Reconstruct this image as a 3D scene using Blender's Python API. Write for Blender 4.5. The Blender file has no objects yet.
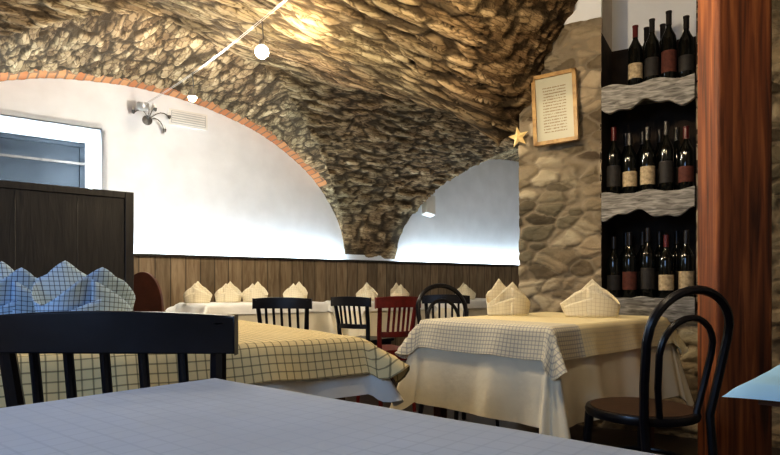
import bpy, math, random
from mathutils import Vector, Matrix, noise
random.seed(4)
sc=bpy.context.scene
try:
    sc.view_settings.view_transform='Standard'
    sc.view_settings.look='Medium High Contrast'
except Exception: pass
COL=sc.collection

# ------------------------------------------------------------ node helpers
def mk(name):
    m=bpy.data.materials.new(name); m.use_nodes=True
    nt=m.node_tree; b=nt.nodes['Principled BSDF']
    return m,nt,b
def nd(nt,t,**kw):
    n=nt.nodes.new(t)
    for k,v in kw.items():
        if k.startswith('i_'):
            n.inputs[k[2:].replace('_',' ')].default_value=v
        else: setattr(n,k,v)
    return n
def ramp(nt,stops,fac=None):
    r=nt.nodes.new('ShaderNodeValToRGB'); e=r.color_ramp.elements
    while len(e)<len(stops): e.new(0.5)
    for i,(p,c) in enumerate(stops):
        e[i].position=p; e[i].color=(c[0],c[1],c[2],1)
    if fac is not None: nt.links.new(fac,r.inputs[0])
    return r
def mixc(nt,a,b,fac,mode='MIX'):
    n=nt.nodes.new('ShaderNodeMix'); n.data_type='RGBA'; n.blend_type=mode
    for val,idx in ((fac,0),(a,6),(b,7)):
        if hasattr(val,'is_linked'): nt.links.new(val,n.inputs[idx])
        else:
            n.inputs[idx].default_value = val if idx==0 else (val[0],val[1],val[2],1)
    return n.outputs[2]
def mth(nt,op,a,b=None):
    n=nt.nodes.new('ShaderNodeMath'); n.operation=op
    for i,v in enumerate((a,b)):
        if v is None: continue
        if hasattr(v,'is_linked'): nt.links.new(v,n.inputs[i])
        else: n.inputs[i].default_value=v
    return n.outputs[0]
def bump(nt,b,h,strength=.5,dist=.02,prev=None):
    n=nt.nodes.new('ShaderNodeBump'); n.inputs['Strength'].default_value=strength
    n.inputs['Distance'].default_value=dist
    nt.links.new(h,n.inputs['Height'])
    if prev: nt.links.new(prev,n.inputs['Normal'])
    nt.links.new(n.outputs[0],b.inputs['Normal']); return n.outputs[0]
def mapping(nt,src,scale):
    tc=nt.nodes.new('ShaderNodeTexCoord'); m=nt.nodes.new('ShaderNodeMapping')
    m.inputs['Scale'].default_value=scale
    nt.links.new(tc.outputs[src],m.inputs[0]); return m.outputs[0]

def simple(name,col,rough=.5,var=.12,scale=30,metal=0,bmp=.15,stretch=(1,1,1),spec=.5):
    m,nt,b=mk(name)
    v=mapping(nt,'Object',stretch)
    n=nd(nt,'ShaderNodeTexNoise'); n.inputs['Scale'].default_value=scale; n.inputs['Detail'].default_value=5
    nt.links.new(v,n.inputs['Vector'])
    r=ramp(nt,[(.3,[c*(1-var) for c in col]),(.7,[min(1,c*(1+var)) for c in col])],n.outputs['Fac'])
    nt.links.new(r.outputs[0],b.inputs['Base Color'])
    b.inputs['Roughness'].default_value=rough; b.inputs['Metallic'].default_value=metal
    b.inputs['Specular IOR Level'].default_value=spec
    if bmp: bump(nt,b,n.outputs['Fac'],bmp,.01)
    return m
def emis(name,col,s):
    m,nt,b=mk(name)
    b.inputs['Base Color'].default_value=(*col,1)
    b.inputs['Emission Color'].default_value=(*col,1); b.inputs['Emission Strength'].default_value=s
    return m

def stone_mat(name,cols,mortar,scl=(9,30),mort_lo=.05,mort_hi=.35,cr=.75,dist=1.5,fb=.7,wts=(.36,.30,.34)):
    m,nt,b=mk(name)
    at=nd(nt,'ShaderNodeAttribute',attribute_name='stone')
    sep=nt.nodes.new('ShaderNodeSeparateColor'); nt.links.new(at.outputs['Color'],sep.inputs[0])
    uv=mapping(nt,'UV',(scl[0],scl[1],1))
    no=nd(nt,'ShaderNodeTexNoise'); no.inputs['Scale'].default_value=.9; no.inputs['Detail'].default_value=4
    nt.links.new(uv,no.inputs['Vector'])
    vm=nd(nt,'ShaderNodeVectorMath',operation='SCALE'); vm.inputs['Scale'].default_value=dist
    nt.links.new(no.outputs['Color'],vm.inputs[0])
    va=nd(nt,'ShaderNodeVectorMath',operation='ADD')
    nt.links.new(uv,va.inputs[0]); nt.links.new(vm.outputs[0],va.inputs[1])
    vo=nd(nt,'ShaderNodeTexVoronoi',feature='DISTANCE_TO_EDGE'); vo.inputs['Scale'].default_value=1
    nt.links.new(va.outputs[0],vo.inputs['Vector'])
    vc=nd(nt,'ShaderNodeTexVoronoi',feature='F1'); vc.inputs['Scale'].default_value=1
    nt.links.new(va.outputs[0],vc.inputs['Vector'])
    obj=mapping(nt,'Object',(1,1,1))
    fine=nd(nt,'ShaderNodeTexNoise'); fine.inputs['Scale'].default_value=24; fine.inputs['Detail'].default_value=10
    fine.inputs['Roughness'].default_value=.72
    nt.links.new(obj,fine.inputs['Vector'])
    big=nd(nt,'ShaderNodeTexNoise'); big.inputs['Scale'].default_value=1.1; big.inputs['Detail'].default_value=3
    nt.links.new(obj,big.inputs['Vector'])
    sc2=nt.nodes.new('ShaderNodeSeparateColor'); nt.links.new(vc.outputs['Color'],sc2.inputs[0])
    rnd=mth(nt,'ADD',mth(nt,'MULTIPLY',sep.outputs[1],wts[0]),mth(nt,'ADD',mth(nt,'MULTIPLY',sc2.outputs[0],wts[1]),mth(nt,'MULTIPLY',fine.outputs['Fac'],wts[2])))
    n=len(cols)
    r=ramp(nt,[(.17+.63*i/(n-1),c) for i,c in enumerate(cols)],rnd)
    tint=ramp(nt,[(.35,(.72,.78,.76)),(.6,(1.05,.99,.90))],big.outputs['Fac'])
    base=mixc(nt,r.outputs[0],tint.outputs[0],1.0,'MULTIPLY')
    crack=ramp(nt,[(0,(.25,.23,.20)),(.11,(1,1,1))],vo.outputs['Distance'])
    c1=mixc(nt,base,crack.outputs[0],cr,'MULTIPLY')
    er=ramp(nt,[(mort_lo,(1,1,1)),(mort_hi,(0,0,0))],sep.outputs[0])
    c2=mixc(nt,c1,mortar,mth(nt,'MULTIPLY',er.outputs[0],.9))
    nt.links.new(c2,b.inputs['Base Color'])
    b.inputs['Roughness'].default_value=.9; b.inputs['Specular IOR Level'].default_value=.2
    n1=bump(nt,b,crack.outputs[0],.45,.015)
    bump(nt,b,fine.outputs['Fac'],fb,.03,n1)
    return m
M={}
M['stone']=stone_mat('vault_stone',[(.09,.060,.036),(.24,.17,.10),(.40,.30,.185),(.62,.49,.32)],(.05,.035,.02),(8,28))
M['masonry']=stone_mat('pillar_masonry',[(.12,.095,.07),(.22,.185,.135),(.36,.30,.22),(.54,.47,.36)],(.30,.25,.18),(3.2,7),.06,.34,.25,.8,.6,(.62,.1,.28))
M['plaster']=simple('white_plaster',(.79,.81,.84),.9,.05,4,bmp=.35)
M['plaster_w']=simple('warm_plaster',(.6,.55,.48),.9,.08,5,bmp=.3)
def brickm():
    m,nt,b=mk('brick_arch_mat')
    uv=mapping(nt,'UV',(1,1,1))
    br=nd(nt,'ShaderNodeTexBrick'); br.inputs['Scale'].default_value=1
    br.inputs['Brick Width'].default_value=.3; br.inputs['Row Height'].default_value=.07
    br.inputs['Mortar Size'].default_value=.008
    br.inputs['Color1'].default_value=(.40,.14,.05,1); br.inputs['Color2'].default_value=(.5,.24,.1,1)
    br.inputs['Mortar'].default_value=(.2,.12,.07,1)
    nt.links.new(uv,br.inputs['Vector'])
    nt.links.new(br.outputs['Color'],b.inputs['Base Color']); b.inputs['Roughness'].default_value=.9
    bump(nt,b,br.outputs['Fac'],-.6,.02)
    return m
M['brick']=brickm()
def wood(name,c1,c2,c3,stretch,scale=6,rough=.45,plank=None,coord='Object'):
    m,nt,b=mk(name)
    v=mapping(nt,coord,stretch)
    n=nd(nt,'ShaderNodeTexNoise'); n.inputs['Scale'].default_value=scale; n.inputs['Detail'].default_value=7
    n.inputs['Distortion'].default_value=.6
    nt.links.new(v,n.inputs['Vector'])
    r=ramp(nt,[(.3,c1),(.5,c2),(.7,c3)],n.outputs['Fac'])
    out=r.outputs[0]
    if plank:
        uv=mapping(nt,'UV',(1/plank,1,1)); sp=nt.nodes.new('ShaderNodeSeparateXYZ'); nt.links.new(uv,sp.inputs[0])
        fr=mth(nt,'FRACT',sp.outputs[0]); fl=mth(nt,'FLOOR',sp.outputs[0])
        wn=nd(nt,'ShaderNodeTexWhiteNoise',noise_dimensions='1D'); nt.links.new(fl,wn.inputs['W'])
        rr=ramp(nt,[(0,(.6,.6,.6)),(1,(1.0,1.0,1.0))],wn.outputs['Value'])
        out=mixc(nt,out,rr.outputs[0],1.0,'MULTIPLY')
        g=ramp(nt,[(0,(.1,.1,.1)),(.05,(1,1,1)),(.95,(1,1,1)),(1,(.1,.1,.1))],fr)
        out=mixc(nt,out,g.outputs[0],1.0,'MULTIPLY')
    nt.links.new(out,b.inputs['Base Color']); b.inputs['Roughness'].default_value=rough
    bump(nt,b,n.outputs['Fac'],.3,.01)
    return m
M['post']=wood('red_timber',(.045,.013,.005),(.18,.052,.014),(.34,.12,.034),(10,10,.5),3,.65)
M['wains']=wood('oak_planks',(.22,.15,.085),(.33,.24,.145),(.43,.33,.21),(6,6,.8),4,.5,plank=.16)
M['darkp']=wood('dark_walnut_panel',(.016,.016,.018),(.024,.023,.024),(.034,.031,.031),(8,8,1),4,.5)
M['black']=simple('black_lacquer_wood',(.006,.006,.010),.32,.3,20,bmp=.05)
M['red']=simple('red_stained_wood',(.13,.010,.009),.35,.3,20,bmp=.05)
M['brownc']=simple('brown_stained_wood',(.09,.026,.014),.4,.3,10,bmp=.05)
M['seat']=simple('dark_seat',(.05,.024,.012),.5,.2,20)
M['shelf']=wood('grey_weathered_wood',(.10,.095,.085),(.26,.25,.23),(.46,.44,.41),(4,4,24),3,.85)
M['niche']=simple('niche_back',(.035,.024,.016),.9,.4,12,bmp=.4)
M['glass']=simple('bottle_glass',(.006,.007,.006),.08,.2,5,bmp=0)
M['foil_r']=simple('foil_red',(.09,.01,.01),.35,.1,5)
M['foil_k']=simple('foil_black',(.012,.01,.01),.35,.1,5)
M['label']=simple('paper_label',(.45,.36,.23),.8,.35,60,bmp=0)
M['label2']=simple('dark_label',(.10,.03,.02),.8,.25,60,bmp=0)
M['label3']=simple('black_label',(.025,.022,.02),.7,.25,60,bmp=0)
M['metal']=simple('cable_steel',(.40,.38,.35),.4,.1,20,metal=.6)
M['iron']=simple('wrought_iron',(.10,.09,.08),.5,.2,20,metal=.4)
M['gold']=simple('gold_star_paint',(.9,.68,.32),.4,.1,20)
M['frame']=wood('honey_frame',(.3,.16,.05),(.45,.27,.09),(.55,.35,.13),(5,5,5),4,.4)
M['white']=simple('white_enamel',(.75,.75,.72),.5,.05,10)
M['grey']=simple('grey_metal',(.48,.49,.50),.5,.05,10)
M['bulb']=emis('bulb_glow',(1,.95,.85),160)
M['led']=emis('led_strip',(.70,.87,1),130)
def paper():
    m,nt,b=mk('certificate_print')
    uv=mapping(nt,'UV',(1,1,1)); sp=nt.nodes.new('ShaderNodeSeparateXYZ'); nt.links.new(uv,sp.inputs[0])
    ln=mth(nt,'FRACT',mth(nt,'MULTIPLY',sp.outputs[1],22))
    l=mth(nt,'LESS_THAN',ln,.4)
    n=nd(nt,'ShaderNodeTexNoise'); n.inputs['Scale'].default_value=35; nt.links.new(uv,n.inputs['Vector'])
    l=mth(nt,'MULTIPLY',l,mth(nt,'GREATER_THAN',n.outputs['Fac'],.45))
    inx=mth(nt,'MULTIPLY',mth(nt,'GREATER_THAN',sp.outputs[0],.2),mth(nt,'LESS_THAN',sp.outputs[0],.8))
    iny=mth(nt,'MULTIPLY',mth(nt,'GREATER_THAN',sp.outputs[1],.12),mth(nt,'LESS_THAN',sp.outputs[1],.85))
    f=mth(nt,'MULTIPLY',l,mth(nt,'MULTIPLY',inx,iny))
    c=mixc(nt,(.50,.48,.36),(.25,.18,.1),f)
    nt.links.new(c,b.inputs['Base Color']); b.inputs['Roughness'].default_value=.4
    return m
M['paper']=paper()
def cloth_mat(name,base,line=None,sp_=.03,w=.13,rough=.9,band=None):
    m,nt,b=mk(name)
    uv=mapping(nt,'UV',(1/sp_,1/sp_,1)); sp=nt.nodes.new('ShaderNodeSeparateXYZ'); nt.links.new(uv,sp.inputs[0])
    n=nd(nt,'ShaderNodeTexNoise'); n.inputs['Scale'].default_value=6; n.inputs['Detail'].default_value=4
    nt.links.new(mapping(nt,'Object',(1,1,1)),n.inputs['Vector'])
    r=ramp(nt,[(.3,[c*.92 for c in base]),(.7,base)],n.outputs['Fac']); out=r.outputs[0]
    if line:
        a=mth(nt,'LESS_THAN',mth(nt,'FRACT',sp.outputs[0]),w); c=mth(nt,'LESS_THAN',mth(nt,'FRACT',sp.outputs[1]),w)
        f=mth(nt,'MULTIPLY',mth(nt,'ADD',a,c),.75)
        f=mth(nt,'MINIMUM',f,1.0)
        if band:
            g=mth(nt,'LESS_THAN',sp.outputs[0],band/sp_)
            f=mth(nt,'MULTIPLY',f,mth(nt,'ADD',mth(nt,'MULTIPLY',g,.72),.28))
            out=mixc(nt,out,(.56,.56,.54),mth(nt,'MULTIPLY',g,.5))
        out=mixc(nt,out,line,f)
    nt.links.new(out,b.inputs['Base Color']); b.inputs['Roughness'].default_value=rough
    b.inputs['Specular IOR Level'].default_value=.2
    bump(nt,b,n.outputs['Fac'],.25,.03)
    return m
M['linen']=cloth_mat('cream_linen',(.84,.77,.60))
M['linen_w']=cloth_mat('white_linen',(.82,.80,.74))
M['plaid']=cloth_mat('plaid_linen',(.78,.64,.35),(.2,.16,.09),.026,.15)
M['plaid_r']=cloth_mat('plaid_linen_grey',(.80,.70,.44),(.33,.32,.30),.018,.25,band=.2)
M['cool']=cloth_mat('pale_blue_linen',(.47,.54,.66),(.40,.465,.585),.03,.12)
M['nap_blue']=cloth_mat('napkin_blue_plaid',(.50,.68,.90),(.03,.045,.13),.015,.15)
M['nap']=cloth_mat('napkin_cream',(.88,.80,.60),(.66,.57,.40),.02,.12)
M['bluecloth']=cloth_mat('light_blue_cloth',(.36,.64,.92))
def tilef():
    m,nt,b=mk('dark_floor_tiles')
    v=mapping(nt,'Object',(1,1,1))
    br=nd(nt,'ShaderNodeTexBrick'); br.offset=0; br.inputs['Scale'].default_value=1
    br.inputs['Brick Width'].default_value=.3; br.inputs['Row Height'].default_value=.3; br.inputs['Mortar Size'].default_value=.006
    br.inputs['Color1'].default_value=(.03,.022,.02,1); br.inputs['Color2'].default_value=(.045,.032,.028,1); br.inputs['Mortar'].default_value=(.02,.016,.014,1)
    nt.links.new(v,br.inputs['Vector']); nt.links.new(br.outputs['Color'],b.inputs['Base Color'])
    b.inputs['Roughness'].default_value=.4; return m
M['floor']=tilef()

# ------------------------------------------------------------ mesh builder
class B:
    def __init__(s): s.v=[];s.f=[];s.mi=[];s.uv={};s.mats=[]
    def mat(s,k):
        if k not in s.mats: s.mats.append(k)
        return s.mats.index(k)
    def add(s,vs,fs,k,mx=None,uvs=None):
        o=len(s.v); i=s.mat(k)
        for n,p in enumerate(vs):
            p=Vector(p); s.v.append(mx@p if mx else p)
            if uvs: s.uv[o+n]=uvs[n]
        for f in fs: s.f.append([o+j for j in f]); s.mi.append(i)
    def box(s,x0,x1,y0,y1,z0,z1,k,mx=None):
        vs=[(x,y,z) for z in (z0,z1) for y in (y0,y1) for x in (x0,x1)]
        s.add(vs,[(0,2,3,1),(4,5,7,6),(0,1,5,4),(2,6,7,3),(0,4,6,2),(1,3,7,5)],k,mx)
    def tube(s,pts,r,k,closed=False,mx=None,seg=8):
        pts=[Vector(p) for p in pts]; n=len(pts); vs=[];fs=[]
        up=None
        for i,p in enumerate(pts):
            if closed: t=pts[(i+1)%n]-pts[i-1]
            else: t=pts[min(i+1,n-1)]-pts[max(i-1,0)]
            t.normalize()
            if up is None:
                up=Vector((0,0,1)) if abs(t.z)<.9 else Vector((1,0,0))
            up=(up-t*up.dot(t)).normalized(); sd=t.cross(up)
            rr=r[i] if isinstance(r,(list,tuple)) else r
            for j in range(seg):
                a=2*math.pi*j/seg; vs.append(p+(up*math.cos(a)+sd*math.sin(a))*rr)
        m=n if closed else n-1
        for i in range(m):
            for j in range(seg):
                a=i*seg+j; b_=i*seg+(j+1)%seg; c=((i+1)%n)*seg+(j+1)%seg; d=((i+1)%n)*seg+j
                fs.append((a,b_,c,d))
        if not closed:
            fs.append(tuple(range(seg))); fs.append(tuple(reversed(range((n-1)*seg,n*seg))))
        s.add(vs,fs,k,mx)
    def lathe(s,prof,k,mx=None,seg=20,ry=1):
        vs=[];fs=[]
        for r,z in prof:
            for j in range(seg):
                a=2*math.pi*j/seg; vs.append((r*math.cos(a),r*math.sin(a)*ry,z))
        for i in range(len(prof)-1):
            for j in range(seg):
                fs.append((i*seg+j,i*seg+(j+1)%seg,(i+1)*seg+(j+1)%seg,(i+1)*seg+j))
        fs.append(tuple(reversed(range(seg)))); fs.append(tuple(range((len(prof)-1)*seg,len(prof)*seg)))
        s.add(vs,fs,k,mx)
    def prism(s,outline,y0,y1,k,mx=None):
        n=len(outline)
        vs=[(x,y0,z) for x,z in outline]+[(x,y1,z) for x,z in outline]
        fs=[tuple(range(n)),tuple(reversed(range(n,2*n)))]+[(i,i+n,(i+1)%n+n,(i+1)%n) for i in range(n)]
        s.add(vs,fs,k,mx)
    def obj(s,name,mx=None,bevel=0,smooth=40,solid=0):
        me=bpy.data.meshes.new(name); me.from_pydata([tuple(p) for p in s.v],[],s.f)
        for k in s.mats: me.materials.append(M[k])
        for p,i in zip(me.polygons,s.mi): p.material_index=i
        if s.uv:
            l=me.uv_layers.new(name='UVMap')
            for lp in me.loops: l.data[lp.index].uv=s.uv.get(lp.vertex_index,(0,0))
        me.validate()
        if smooth:
            for p in me.polygons: p.use_smooth=True
            try: me.set_sharp_from_angle(angle=math.radians(smooth))
            except Exception: pass
        o=bpy.data.objects.new(name,me); COL.objects.link(o)
        if mx: o.matrix_world=mx
        if bevel:
            b=o.modifiers.new('b','BEVEL'); b.width=bevel; b.segments=2; b.limit_method='ANGLE'; b.angle_limit=math.radians(50)
        if solid:
            b=o.modifiers.new('s','SOLIDIFY'); b.thickness=solid; b.offset=0
        return o
def place(x,y,z=0,face=(0,1)):
    """local +Y points along face"""
    a=math.atan2(face[1],face[0])-math.pi/2
    return Matrix.Translation((x,y,z))@Matrix.Rotation(a,4,'Z')

# ------------------------------------------------------------ room frame: u along lunette wall, v into the room
P1=Vector((-2.63,6.2,0)); U=Vector((.784,.621,0)).normalized(); N=Vector((U.y,-U.x,0))
def S(s,v,z): return P1+U*s+N*v+Vector((0,0,z))
SM=Matrix(((U.x,N.x,0,P1.x),(U.y,N.y,0,P1.y),(0,0,1,0),(0,0,0,1)))   # local(s,v,z)->world
ZL=1.27
# pillar / niche wall
PW=Vector((.93,4.28,0)); PD=Vector((.867,-.5,0)).normalized(); PB=Vector((.5,.867,0)).normalized()
PMX=Matrix(((PD.x,PB.x,0,PW.x),(PD.y,PB.y,0,PW.y),(0,0,1,0),(0,0,0,1)))  # local (t, depth, z)

def ss(a,b,x):
    t=max(0,min(1,(x-a)/(b-a))); return t*t*(3-2*t)
def hsh(p): return (math.sin(p.x*12.9898+p.y*78.233)*43758.5453)%1.0
def stonef(u,w,su,sw,wr=.6):
    q=Vector((u/su,w/sw,0)); q+=Vector((noise.noise(q*.6),noise.noise(q*.6+Vector((9,3,1))),0))*wr
    d,p=noise.voronoi(q)
    return min(1,(d[1]-d[0])),hsh(p[0])
def ceilz(s,v):
    a=((s+3.025)%6.05)-3.025
    e=math.sqrt(max(0,1-(a/2.6)**2)); zl=ZL+(1.71+.1*v)*e if e>0 else 0
    q=max(0,1-v/3.3); zm=ZL+2.2*math.sqrt(max(0,1-q*q))
    cls=1 if zl>zm else 0
    z=max(zl,zm)
    P=S(s,v,0); r=P-PW; tr=max(0,r.dot(PD)); d=(P-Vector((.8,4.45,0))).length
    zd=1.95+.6*max(d,.001)**.7+1.3*tr
    if zd<z: z=zd; cls=2
    return z,cls,a
def rng(a,b,st):
    n=max(1,round((b-a)/st)); return [a+(b-a)*i/n for i in range(n)]
SL=rng(-4.5,-3.0,.1)+rng(-3.0,7.5,.017)+rng(7.5,8.5,.1)+[8.5]
VL=[0,.004,.012,.025,.04]+rng(.055,5.8,.017)+rng(5.8,8.5,.1)+[8.5]
def build_ceiling():
    vs=[];att=[];uvm=[];cl=[]
    for v in VL:
        for s in SL:
            z,c,a=ceilz(s,v)
            vs.append([s,v,z]); cl.append(c)
            if c==1: uv=(v,math.asin(max(-1,min(1,a/2.6)))*2.2)
            else: uv=(s,v*.8+z*1.1)
            uvm.append(uv)
    nS=len(SL); fs=[]
    for i in range(len(VL)-1):
        for j in range(nS-1):
            a=i*nS+j; fs.append((a,a+nS,a+nS+1,a+1))
    me=bpy.data.meshes.new('ceiling'); me.from_pydata([tuple(p) for p in vs],[],fs); me.update()
    nrm=[v.normal.copy() for v in me.vertices]
    for i,p in enumerate(vs):
        ed,rd=stonef(uvm[i][0]+3*cl[i],uvm[i][1],.26,.065)
        k=1.0
        if cl[i]==1 and p[1]<.15: k=.2
        V=Vector(p)
        low=noise.noise(V*1.6)*.04+noise.noise(V*11)*.007+noise.noise(V*24)*.004
        dsp=(ss(0,.35,ed)*.020+rd*.026-.02)*k+low*(.3 if k<1 else 1)
        n=nrm[i]
        if n.z>0: n=-n
        c=V+n*dsp
        if i>=nS: c.y=max(c.y,.006)
        else: c.y=-.01
        me.vertices[i].co=c
        att.append((ss(0,.5,ed),rd))
    ca=me.color_attributes.new('stone','FLOAT_COLOR','POINT')
    for i,(e,r) in enumerate(att): ca.data[i].color=(e,r,0,1)
    l=me.uv_layers.new(name='UVMap')
    for lp in me.loops: l.data[lp.index].uv=uvm[lp.vertex_index]
    for k in ('stone','brick','plaster_w'): me.materials.append(M[k])
    for p in me.polygons:
        i0=p.vertices[0]; x=vs[i0]; w=S(x[0],x[1],0)
        r=w-PW; 
        if cl[i0]==1 and x[1]<.17 and x[0]<2.2: p.material_index=1
        elif r.dot(PD)>.42 and r.dot(PB)>-1.6: p.material_index=2
        p.use_smooth=True
    o=bpy.data.objects.new('ceiling',me); COL.objects.link(o); o.matrix_world=SM
build_ceiling()

WS0,WS1,WZ0,WZ1,WD=-2.8,-.32,1.3,2.5,.8
b=B()
for (x0,x1,z0,z1) in [(-4.5,WS0,0,3.7),(WS0,WS1,0,WZ0),(WS0,WS1,WZ1,3.7),(WS1,8.5,0,3.7)]:
    b.box(x0,x1,-.06,0,z0,z1,'plaster')
# deep reveal
b.box(WS1,WS1+.05,-WD,0,WZ0,WZ1,'plaster'); b.box(WS0-.05,WS0,-WD,0,WZ0,WZ1,'plaster')
b.box(WS0,WS1,-WD,0,WZ1,WZ1+.05,'plaster'); b.box(WS0,WS1,-WD,0,WZ0-.05,WZ0,'plaster')
b.obj('wall_north',SM,smooth=0)
M['pane']=simple('dusk_pane',(.035,.042,.05),.7,.1,3,spec=.1)
M['ledw']=emis('window_led',(.84,.94,1),85)
b=B()
b.box(WS0,WS1,-WD-.02,-WD,WZ0,WZ1,'pane')
for x in (WS0,(WS0+WS1)/2-.02,WS1-.05): b.box(x,x+.05,-WD,-WD+.03,WZ0,WZ1,'pane')
b.box(WS0,WS1,-WD,-WD+.04,WZ1-.05,WZ1-.01,'pane'); b.box(WS0,WS1,-WD,-WD+.05,WZ0,WZ0+.07,'white')
b.box(WS0,WS1,-WD+.05,-WD+.07,2.25,2.275,'iron')
b.box(WS0+.2,WS1-.02,-.25,-.21,WZ0+.002,WZ0+.02,'ledw')  # added glowing strip, hidden on the sill, to brighten the lintel
b.box(WS1-.03,WS1-.002,-WD+.35,-WD+.38,WZ0+.05,WZ1-.05,'ledw')
b.obj('window_1',SM,smooth=0)
for nm,pts in (('wall_west',((-4.5,0),(-4.5,8.5))),('wall_east',((8.5,0),(8.5,8.5))),('wall_south',((-4.5,8.5),(8.5,8.5)))):
    b=B(); (s0,v0),(s1,v1)=pts
    b.box(min(s0,s1)-.03,max(s0,s1)+.03,min(v0,v1)-.03,max(v0,v1)+.03,0,3.7,'plaster_w'); b.obj(nm,SM,smooth=0)
b=B(); b.box(-4.6,8.6,-.1,8.6,-.05,0,'floor'); b.obj('floor',SM,smooth=0)
# wainscot with lit ledge
b=B()
b.add([(-4.5,.12,0),(8.5,.12,0),(8.5,.12,1.24),(-4.5,.12,1.24)],[(0,1,2,3)],'wains',None,[(-4.5,0),(8.5,0),(8.5,1.24),(-4.5,1.24)])
b.box(-4.5,8.5,.10,.15,1.235,1.262,'wains'); b.box(-4.5,8.5,.005,.118,1.19,1.2,'wains')
b.obj('trim_wainscot',SM,smooth=0)
b=B(); b.box(-4.4,2.52,.05,.075,1.202,1.212,'led'); b.box(3.52,8.4,.05,.075,1.202,1.212,'led'); b.obj('led_strip',SM,smooth=0)

# ------------------------------------------------------------ niche wall
NT0,NT1,NZ0,NZ1=.56,1.12,.72,2.95
def stone_panel(name,rects,mx,st=.012):
    me=bpy.data.meshes.new(name); V=[];F=[];A=[];UVs=[]
    for (x0,x1,z0,z1) in rects:
        nx=max(2,int((x1-x0)/st)); nz=max(2,int((z1-z0)/st)); o=len(V)
        for i in range(nz+1):
            for j in range(nx+1):
                x=x0+(x1-x0)*j/nx; z=z0+(z1-z0)*i/nz
                wx=x+.012*noise.noise(Vector((x*18,1,z*18))); wz=z+.012*noise.noise(Vector((x*18,7,z*18)))
                ed,rd=stonef(wx,wz,.17,.095,.45)
                dsp=.012+ss(0.02,.22,ed)*.018+rd*.016+noise.noise(Vector((x*2,0,z*2)))*.008+noise.noise(Vector((x*16,3,z*22)))*.005
                V.append((x,-dsp,z)); A.append((ss(0,.4,ed),rd)); UVs.append((x,z))
        for i in range(nz):
            for j in range(nx):
                a=o+i*(nx+1)+j; F.append((a,a+1,a+nx+2,a+nx+1))
    me.from_pydata(V,[],F)
    ca=me.color_attributes.new('stone','FLOAT_COLOR','POINT')
    for i,(e,r) in enumerate(A): ca.data[i].color=(e,r,0,1)
    l=me.uv_layers.new(name='UVMap')
    for lp in me.loops: l.data[lp.index].uv=UVs[lp.vertex_index]
    me.materials.append(M['masonry'])
    for p in me.polygons: p.use_smooth=True
    ob=bpy.data.objects.new(name,me); COL.objects.link(ob); ob.matrix_world=mx
    return ob
stone_panel('wall_niche',[(0,NT0,0,2.72),(NT0,NT1,0,NZ0),(NT1,3.6,0,3.4)],PMX)
b=B()
b.box(.0,NT0,.02,.55,0,3.2,'plaster_w'); b.box(NT1,3.6,.02,.55,0,3.2,'plaster_w')
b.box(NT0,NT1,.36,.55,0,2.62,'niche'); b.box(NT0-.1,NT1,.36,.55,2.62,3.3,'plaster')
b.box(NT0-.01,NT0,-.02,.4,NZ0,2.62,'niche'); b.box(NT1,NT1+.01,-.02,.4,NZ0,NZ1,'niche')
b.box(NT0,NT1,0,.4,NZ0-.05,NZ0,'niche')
b.box(.30,NT0,-.03,-.0,2.72,3.3,'plaster')
b.obj('wall_niche_core',PMX,smooth=0)
# scalloped shelves
zs=[2.24,1.54,.86]
for si,z in enumerate(zs):
    b=B(); n=28; w=NT1-NT0-.01
    top=[];bot=[]
    for i in range(n+1):
        f=i/n; x=NT0+.005+w*f
        top.append((x,z+.0+(.012*math.sin(f*13+si) )))
        bot.append((x,z-.145-.025*math.sin(f*9+1.4*si)-.012*math.sin(f*23+si)))
    b.prism(top+bot[::-1],-.06,-.02,'shelf')
    b.box(NT0+.005,NT1-.005,-.02,.355,z-.035,z,'shelf')
    b.obj('wine_shelf',PMX,bevel=.004)
def bottle(t,d,z,h,k):
    b=B(); r=.045
    b.lathe([(r*.9,0),(r,.006),(r,h*.58),(r*.93,h*.64),(r*.6,h*.71),(r*.36,h*.77),(r*.34,h*.8)],'glass')
    b.lathe([(r*.38,h*.8),(r*.38,h*.97),(r*.42,h*.972),(r*.42,h*.995),(r*.3,h)],'foil_r' if k%4==0 else 'foil_k')
    lb=['label','label3','label2','label3','label'][k%5]
    b.lathe([(r*1.015,h*.12),(r*1.02,h*.125),(r*1.02,h*(.36+.03*(k%3))),(r*1.015,h*(.365+.03*(k%3)))],lb)
    b.obj('wine_bottle',PMX@Matrix.Translation((t,d,z)))
k=0
for si,z in enumerate(zs):
    xs=[.625,.725,.835,.945,1.06] if si else [.76,.86,.96,1.06]
    for x in xs:
        bottle(x,.045+.01*(k%2),z+.001,.43+.025*((k*7)%3-1),k); k+=1
    for x in ([.68,.785,.89,.995] if si else [.81,.91]):
        bottle(x,.2,z+.001,.44,1); k+=2
# framed certificate
b=B(); 
fw,fh=.30,.48; cx,cz=.27,2.14
mx=PMX@Matrix.Translation((cx,-.10,cz))@Matrix.Rotation(-.04,4,'Y')
for (x0,x1,z0,z1) in ((-fw/2,fw/2,fh/2-.025,fh/2),(-fw/2,fw/2,-fh/2,-fh/2+.025),(-fw/2,-fw/2+.025,-fh/2,fh/2),(fw/2-.025,fw/2,-fh/2,fh/2)):
    b.box(x0,x1,-.015,.02,z0,z1,'frame')
b.add([(-fw/2+.02,0,-fh/2+.02),(fw/2-.02,0,-fh/2+.02),(fw/2-.02,0,fh/2-.02),(-fw/2+.02,0,fh/2-.02)],[(0,1,2,3)],'paper',None,[(0,0),(1,0),(1,1),(0,1)])
b.box(-fw/2+.01,fw/2-.01,.004,.03,-fh/2+.01,fh/2-.01,'frame')
b.obj('framed_certificate',mx,smooth=0)
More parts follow.
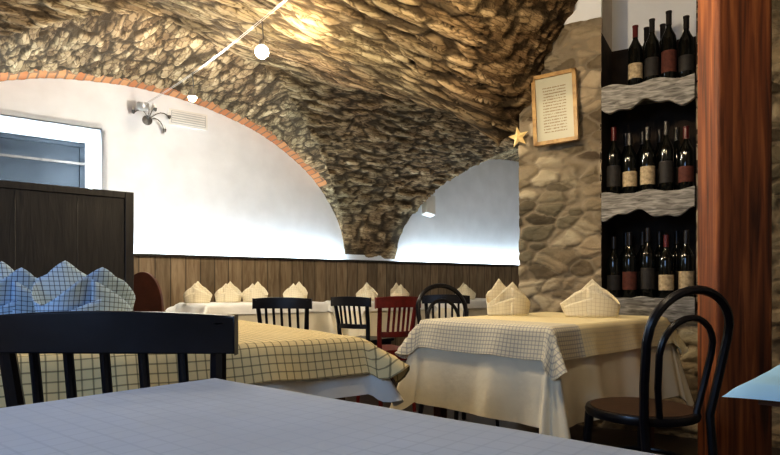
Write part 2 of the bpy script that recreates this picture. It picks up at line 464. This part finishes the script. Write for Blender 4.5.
# star
b=B(); o=[]
for i in range(10):
    r=.075 if i%2==0 else .032; a=math.pi/2+i*math.pi/5+.15; o.append((r*math.cos(a),r*math.sin(a)))
n=10; vs=[(x,0,z) for x,z in o]+[(0,-.02,0),(0,.02,0)]
b.add(vs,[(i,(i+1)%n,10) for i in range(n)]+[((i+1)%n,i,11) for i in range(n)],'gold')
b.obj('star_ornament',PMX@Matrix.Translation((.01,-.075,1.98)),smooth=0)
# timber post
b=B(); b.box(1.42,1.66,2.6,2.78,0,3.3,'post'); b.obj('timber_post',bevel=.012)

# ------------------------------------------------------------ partition
b=B(); a0=Vector((-2.5,2.85,0)); a1=Vector((-1.56,3.63,0)); L=(a1-a0).length
mx=place(a0.x,a0.y,0,(-(a1-a0).y,(a1-a0).x))
b.box(0,L-.05,-.025,.025,0,1.48,'darkp'); b.box(L-.05,L,-.035,.035,0,1.50,'darkp'); b.box(0,L-.05,-.035,.035,1.46,1.50,'darkp')
for i in range(1,4): b.box(L*i/4-.003,L*i/4+.003,-.027,.027,0,1.45,'darkp')
b.obj('wooden_partition',mx,bevel=.004)

# ------------------------------------------------------------ cloth tables
def dcloth(b,a,bb,z,o,mat,flare,waves,seed=0,step=.022,cext=.2):
    na=int((a+2*o)/step); nb=int((bb+2*o)/step); vs=[];uv=[];fs=[]
    for i in range(nb+1):
        for j in range(na+1):
            p=-o+(a+2*o)*j/na; q=-o+(bb+2*o)*i/nb
            cx=min(max(p,0),a); cy=min(max(q,0),bb); dx=p-cx; dy=q-cy; l=math.hypot(dx,dy)
            if l<1e-6: pos=(p,q,z+noise.noise(Vector((p*5,q*5,seed)))*.002)
            else:
                ux,uy=dx/l,dy/l; c=2*abs(ux*uy); mm=max(abs(ux),abs(uy)); le=l*mm*(1+cext*c)
                f=le/o; ang=math.atan2(uy,ux)
                arc=(cx+cy)*1.0 if c<.01 else cx+cy+ang*.25
                wv=waves*f*(math.sin(arc*17+seed)+.5*math.sin(arc*31+seed*2))
                fl=flare*f*(1+1.0*c)+wv*(1 if c<.01 else .6)+.012*min(1,le/.02)+ .02*c*f*math.sin(ang*8)
                fl=max(.008*min(1,le/.02),min(fl,le*.9)) 
                pos=(cx+ux*fl,cy+uy*fl,z-math.sqrt(max(0,le*le-fl*fl))*.99)
            vs.append(pos); uv.append((p,q))
    for i in range(nb):
        for j in range(na):
            k=i*(na+1)+j; fs.append((k,k+1,k+na+2,k+na+1))
    b.add(vs,fs,mat,None,uv)
def table(name,C,u,w,a,bb,z=.77,o=.42,over=.12,um='linen',om='plaid',flare=.06,waves=.012,seed=0,cext=.2,leg='brownc'):
    u=Vector((*u,0)).normalized(); w=Vector((*w,0)).normalized()
    mx=Matrix(((u.x,w.x,0,C[0]),(u.y,w.y,0,C[1]),(0,0,1,0),(0,0,0,1)))
    em=bpy.data.objects.new(name,None); COL.objects.link(em); em.matrix_world=mx
    t=B(); t.box(.004,a-.004,.004,bb-.004,z-.035,z-.004,leg)
    t.box(.06,a-.06,.06,bb-.06,z-.11,z-.035,leg)
    for lx in (.06,a-.06):
        for ly in (.06,bb-.06): t.box(lx-.025,lx+.025,ly-.025,ly+.025,0,z-.035,leg)
    ob=t.obj('table_frame',bevel=.004); ob.parent=em
    c=B(); dcloth(c,a,bb,z,o,um,flare,waves,seed,cext=cext); ob=c.obj('tablecloth',smooth=180); ob.parent=em
    if over:
        c=B(); dcloth(c,a,bb,z+.004,over,om,flare*over/o+.014,waves*.5,seed,step=.02,cext=.55); ob=c.obj('top_cloth',smooth=180); ob.parent=em
    return em
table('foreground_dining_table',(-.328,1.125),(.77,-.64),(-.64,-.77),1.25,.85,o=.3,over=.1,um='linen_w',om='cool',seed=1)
table('dining_table',(-.1,2.0),(-.83,-.55),(-.55,.83),1.1,1.3,o=.19,over=.13,um='linen_w',om='plaid',flare=.05,seed=2,cext=.35)
table('dining_table',(.67,2.5),(.737,.676),(-.676,.737),1.1,.74,o=.42,over=.15,um='linen',om='plaid_r',seed=3,flare=.06,waves=.02)
uu=(U.x,U.y); nn=(-N.x,-N.y)
def far(cx,cy,a,bb,sd,o=.35):
    u=Vector((*uu,0)); w=Vector((*nn,0)); c=Vector((cx,cy,0))-u*a/2-w*bb/2
    table('dining_table',(c.x,c.y),uu,nn,a,bb,o=o,over=.1,um='linen',om='linen_w',seed=sd)
far(-1.3,5.75,1.2,.7,4)
far(-.15,6.35,.8,.7,5)
far(.95,7.0,.9,.7,6)

def napkin(x,y,h,r,rot,mat,z=.776,lean=.03,pw=.9,lo=.34):
    b=B(); n=48; lv=12; vs=[];uv=[];fs=[]
    for i in range(lv+1):
        f=i/lv
        for j in range(n):
            th=2*math.pi*j/n; c,s=math.cos(th),math.sin(th)
            hh=h*(lo+(1-lo)*max(0,1-abs(c)**(1 if pw>.8 else 1.25))**pw)*(1 if s>0 else .9)
            zz=hh*f
            k=1+.14*f-.22*f*f*(1 if abs(c)<.5 else 0.1)
            px=r*c*k; py=r*(.60-.10*f)*s*k+ lean*f*f*abs(s)*(1 if s>0 else -.6)+.004*math.sin(th*6+rot)
            px+=.012*f*math.sin(2.5*s+rot*3)
            vs.append((px,py,zz+.002)); uv.append((th*r*.9,zz))
    for i in range(lv):
        for j in range(n): fs.append((i*n+j,i*n+(j+1)%n,(i+1)*n+(j+1)%n,(i+1)*n+j))
    b.add(vs,fs,mat,None,uv)
    for sg in (1,-1):
        vs=[];uv=[];fs=[]
        for i in range(9):
            f=i/8
            for j in range(13):
                t=j/12; th=-math.pi/2+sg*(-.2+1.35*t)
                c,s=math.cos(th),math.sin(th)
                hh=h*(.30+.45*(1-t) if sg>0 else .25+.30*(1-t))*f
                k=1.05+.10*f
                vs.append((r*c*k,r*.62*s*k-.004*(1 if sg>0 else .5),hh+.002)); uv.append((th*r+.3,hh*1.0+t*.02))
        for i in range(8):
            for j in range(12): q=i*13+j; fs.append((q,q+1,q+14,q+13))
        b.add(vs,fs,mat,None,uv)
    b.obj('folded_napkin',Matrix.Translation((x,y,z))@Matrix.Rotation(rot,4,'Z'),smooth=60,solid=.0025)
napkin(-.98,1.93,.25,.13,.95,'nap_blue',lean=.055,pw=.75,lo=.45); napkin(-1.24,1.98,.25,.105,.8,'nap_blue',lean=.06,pw=.75,lo=.45)
napkin(.66,3.38,.205,.12,.35,'nap'); napkin(1.08,3.22,.20,.135,-.25,'nap')
for i,(t,w) in enumerate(((-.52,.1),(-.22,.1),(.03,.05),(.42,-.05))):
    p=Vector((-1.3,5.75,0))+U*t-N*w; napkin(p.x,p.y,.20,.11,.2-.15*i,'nap',lean=.01)
for t,w in ((-.12,.0),(.28,-.05)):
    p=Vector((-.15,6.35,0))+U*t-N*w; napkin(p.x,p.y,.19,.10,.2+t,'nap',lean=.01)
p=Vector((.85,6.8,0)); napkin(p.x,p.y,.19,.11,.2,'nap',lean=.01)

# ------------------------------------------------------------ chairs (+Y local = facing)
def slat_chair(X,Y,face,mat,w=.42,h=.86,name='dining_chair',seatm=None,brown=False,nsl=5):
    b=B(); hw=w/2
    o=[]
    for cx,cy,a0 in ((hw-.03,.18,0),(-hw+.03,.18,90),(-hw+.05,-.17,180),(hw-.05,-.17,270)):
        for q in range(0,91,30):
            a=math.radians(a0+q); o.append((cx+.03*math.cos(a),cy+.03*math.sin(a)))
    n=len(o); vs=[(p[0],p[1],.43) for p in o]+[(p[0],p[1],.46) for p in o]
    b.add(vs,[tuple(reversed(range(n))),tuple(range(n,2*n))]+[(i,(i+1)%n,(i+1)%n+n,i+n) for i in range(n)],seatm or mat)
    hb=h-.02 if not brown else .75
    for sx in (-1,1):
        b.tube([(sx*(hw-.03),.17,0),(sx*(hw-.04),.165,.43)],[.014,.02],mat)
        b.tube([(sx*(hw-.03),-.24,0),(sx*(hw-.045),-.19,.43),(sx*(hw-.035),-.205,.6),(sx*(hw-.02),-.25,hb)],[.014,.02,.018,.016],mat)
        b.tube([(sx*(hw-.033),.16,.2),(sx*(hw-.036),-.2,.2)],.009,mat)
    b.box(-hw+.05,hw-.05,.15,.17,.38,.43,mat); b.box(-hw+.05,hw-.05,-.2,-.18,.38,.43,mat)
    def rail(z0,z1,crest,ww,yoff,th=.022):
        n=14; vs=[];fs=[]
        for i in range(n+1):
            f=i/n*2-1; xx=f*ww; yb=yoff-.035*(1-f*f)
            zt=z1+crest*(1-f*f) ; zb=z0+ .3*crest*(1-f*f)
            vs+= [(xx,yb,zb),(xx,yb+th,zb),(xx,yb+th,zt),(xx,yb,zt)]
        for i in range(n):
            a=i*4
            for q in range(4): fs.append((a+q,a+(q+1)%4,a+4+(q+1)%4,a+4+q))
        fs.append((0,1,2,3)); fs.append((n*4+3,n*4+2,n*4+1,n*4))
        b.add(vs,fs,mat)
    if brown:
        pts=[]
        for i in range(25):
            a=math.pi*i/24; pts.append((-(hw)*math.cos(a)*(1),.72+ (h-.72)*math.sin(a)**.8))
        pts+= [(hw*.85,.55),(-hw*.85,.55)]
        b.prism(pts,-.27,-.24,mat)
    else:
        rail(h-.085,h-.01,.012,hw+.015,-.255)
        rail(.56,.60,0,hw-.04,-.215)
        for k in range(nsl):
            xx=-hw+.09+(w-.18)*k/(nsl-1); f=xx/hw
            b.tube([(xx,-.205-.03*(1-f*f),.58),(xx,-.24-.035*(1-f*f),h-.06)],.011,mat,seg=6)
    b.obj(name,place(X,Y,0,face),bevel=.003)
def bentwood(X,Y,face,h=.94,name='bentwood_chair'):
    b=B(); m='black'
    b.lathe([(.17,.435),(.205,.44),(.21,.455),(.205,.47),(.195,.472)],m,seg=32)
    b.lathe([(.19,.46),(.19,.474),(.1,.478),(.02,.479)],'seat',seg=32)
    for sx in (-1,1):
        b.tube([(sx*.17,.16,0),(sx*.15,.145,.25),(sx*.14,.13,.44)],[.012,.015,.018],m)
    hoop=[(-.19,-.23,0),(-.165,-.185,.3),(-.165,-.17,.46),(-.185,-.19,.6),(-.20,-.215,.75)]
    for i in range(1,16):
        a=math.pi*i/16; hoop.append((-.20*math.cos(a),-.22-.03*math.sin(a),.77+(h-.78)*math.sin(a)))
    hoop+=[(-q[0],q[1],q[2]) for q in hoop[4::-1]]
    b.tube(hoop,.016,m)
    inn=[(-.09,-.17,.46),(-.115,-.185,.58),(-.13,-.205,.7)]
    for i in range(1,12):
        a=math.pi*i/12; inn.append((-.13*math.cos(a),-.208-.02*math.sin(a),.71+(h-.82)*math.sin(a)))
    inn+=[(-q[0],q[1],q[2]) for q in inn[2::-1]]
    b.tube(inn,.012,m)
    b.tube([(.165*math.cos(a*math.pi/12),.165*math.sin(a*math.pi/12)-.01,.27) for a in range(24)],.009,m,closed=True)
    b.obj(name,place(X,Y,0,face))
slat_chair(-.56,1.46,(.02,1),'black',w=.48,h=.895)
slat_chair(-.78,4.72,(.1,1),'black',w=.42,h=.85)
slat_chair(-.22,5.45,(.5,.85),'black',w=.38,h=.84)
slat_chair(-.05,4.62,(-.45,.89),'red',w=.34,h=.86)
slat_chair(-1.80,4.72,(.15,.98),'brownc',w=.32,h=1.04,brown=True)
slat_chair(.55,5.9,(.1,1),'black',w=.42,h=.85)
bentwood(.98,2.34,(-.4,.92))
bentwood(.47,3.92,(.5,-.86),h=.95)

# small table at right with light-blue cloth corner
b=B()
c0=Vector((.66,1.12,0)); d1=Vector((.67,.74,0)); d2=Vector((.74,-.67,0))
mx=Matrix(((d1.x,d2.x,0,c0.x),(d1.y,d2.y,0,c0.y),(0,0,1,0),(0,0,0,1)))
b.box(.02,.8,.02,.8,.725,.755,'brownc'); 
for lx in (.08,.74):
    for ly in (.08,.74): b.box(lx-.025,lx+.025,ly-.025,ly+.025,0,.73,'brownc')
vs=[];uv=[];fs=[];n=24
for i in range(n+1):
    for j in range(n+1):
        p=-.03+.75*j/n; q=-.03+.75*i/n
        z=.762+.006*noise.noise(Vector((p*7,q*7,3)))-(.02*ss(.0,-.03,min(p,q)) if min(p,q)<0 else 0)
        vs.append((p,q,z)); uv.append((p,q))
for i in range(n):
    for j in range(n): k=i*(n+1)+j; fs.append((k,k+1,k+n+2,k+n+1))
b.add(vs,fs,'bluecloth',None,uv)
b.obj('side_table',mx,smooth=60)

# ------------------------------------------------------------ cable lamps (one object: cable plus hanging spots)
A=Vector((-.40,3.40,2.72)); E=Vector((-2.45,5.95,2.72))
dirc=(E-A).normalized(); sd=Vector((-dirc.y,dirc.x,0))
b=B()
for o in (-.007,.007):
    pts=[A+(E-A)*t+sd*o+Vector((0,0,-.05*math.sin(math.pi*t))) for t in [i/12 for i in range(13)]]
    b.tube(pts,.002,'metal',seg=6)
A2=Vector((.9,1.8,2.72))
for o in (-.007,.007): b.tube([A+sd*o,A2+sd*o],.002,'metal',seg=6)
b.lathe([(.05,2.6),(.06,2.62),(.06,2.66)],'metal',Matrix.Translation((E.x-.0,E.y,.08)))
def lamp(p,energy,cable_z=2.68,col=(1,.78,.5),rad=.035,br=1.0,bb=None):
    own=bb is None
    if own: bb=B()
    T=Matrix.Translation(p)
    bb.tube([(0,0,cable_z-p[2]),(.01,0,.05)],.004,'iron',seg=6,mx=T)
    bb.lathe([(.010,.06),(.016,.05),(.022,.02),(.036,-.015),(.038,-.02),(.03,-.015)],'metal',T)
    q=.034*br
    bb.lathe([(q*math.sin(math.pi*i/10)+.001,-.022+q*math.cos(math.pi*i/10)) for i in range(11)],'bulb',T)
    if own: bb.obj('added_bay_lamp')
    l=bpy.data.lights.new('spot_glow','POINT'); l.energy=energy; l.color=col; l.shadow_soft_size=rad
    o=bpy.data.objects.new('spot_glow',l); COL.objects.link(o); o.location=(p[0],p[1],p[2]-.12)
lamp((-.843,3.95,2.50),54,col=(1,.80,.52),br=1.25,bb=b)
lamp((-1.62,4.92,2.50),60,col=(1,.94,.86),br=.9,bb=b)
lamp((.15,2.75,2.50),50,2.72,col=(1,.78,.48),bb=b)
lamp((.75,2.0,2.50),18,2.72,bb=b)
b.obj('cable_track_lights')
lamp((2.75,7.6,2.45),26,2.9,col=(1,.95,.9))  # added lamp, unseen behind the pillar, to brighten the second bay
# wrought iron wall lamp
b=B()
b.lathe([(.05,0),(.05,.015),(.02,.03)],'iron',Matrix.Rotation(-math.pi/2,4,'X'))
for ang,ln in ((20,.2),(160,.18),(70,.13),(110,.12),(-30,.16)):
    a=math.radians(ang); pts=[(0,.02,0)]
    for i in range(1,7):
        f=i/6; pts.append((ln*f*math.cos(a),.03+.12*math.sin(f*2.2),ln*f*math.sin(a)+.05*math.sin(f*3.1)-.04*f))
    b.tube(pts,.005,'iron',seg=6)
    e=pts[-1]; b.lathe([(.008,-.01),(.015,0),(.018,.025)],'iron',Matrix.Translation(e)); b.lathe([(.01,.02),(.014,.04),(.004,.065)],'white',Matrix.Translation(e))
b.obj('iron_wall_lamp',SM@Matrix.Translation((.115,0.0,2.66)))
b=B(); b.box(-.21,.21,0,.02,-.085,.085,'white'); b.box(-.19,.19,.02,.022,-.065,.065,'grey')
for i in range(5): b.box(-.18,.18,.02,.028,-.055+.025*i,-.042+.025*i,'white')
b.obj('ventilation_grille',SM@Matrix.Translation((.547,0,2.74)),smooth=0)
b=B(); b.box(-.085,.085,.04,.16,-.15,.15,'white',Matrix.Rotation(.25,4,'X')@Matrix.Rotation(.2,4,'Y')); b.box(-.02,.02,0,.06,-.03,.03,'grey')
b.obj('wall_speaker',SM@Matrix.Translation((3.98,0.0,2.05)),bevel=.01)

# ------------------------------------------------------------ lights
def area(loc,rot,size,en,col,name):
    l=bpy.data.lights.new(name,'AREA'); l.shape='RECTANGLE'; l.size=size[0]; l.size_y=size[1]; l.energy=en; l.color=col
    o=bpy.data.objects.new(name,l); COL.objects.link(o); o.location=loc
    d=Vector(rot)-Vector(loc); o.rotation_euler=d.to_track_quat('-Z','Y').to_euler(); return o
area((-2.0,-.4,1.8),(-.8,1.5,.85),(1.0,.9),34,(.36,.60,1),'added_cool_fill')  # added cool fill for the foreground; no window is built here
w=bpy.data.worlds.new('World'); sc.world=w; w.use_nodes=True
w.node_tree.nodes['Background'].inputs[0].default_value=(.3,.35,.45,1); w.node_tree.nodes['Background'].inputs[1].default_value=.05

cam=bpy.data.cameras.new('Camera'); co=bpy.data.objects.new('Camera',cam); COL.objects.link(co)
co.location=(0,0,.95); co.rotation_euler=(math.pi/2,0,0)
cam.sensor_width=36; cam.lens=36*600/780; cam.shift_y=(284-227.5)/780; cam.clip_start=.02
sc.camera=co
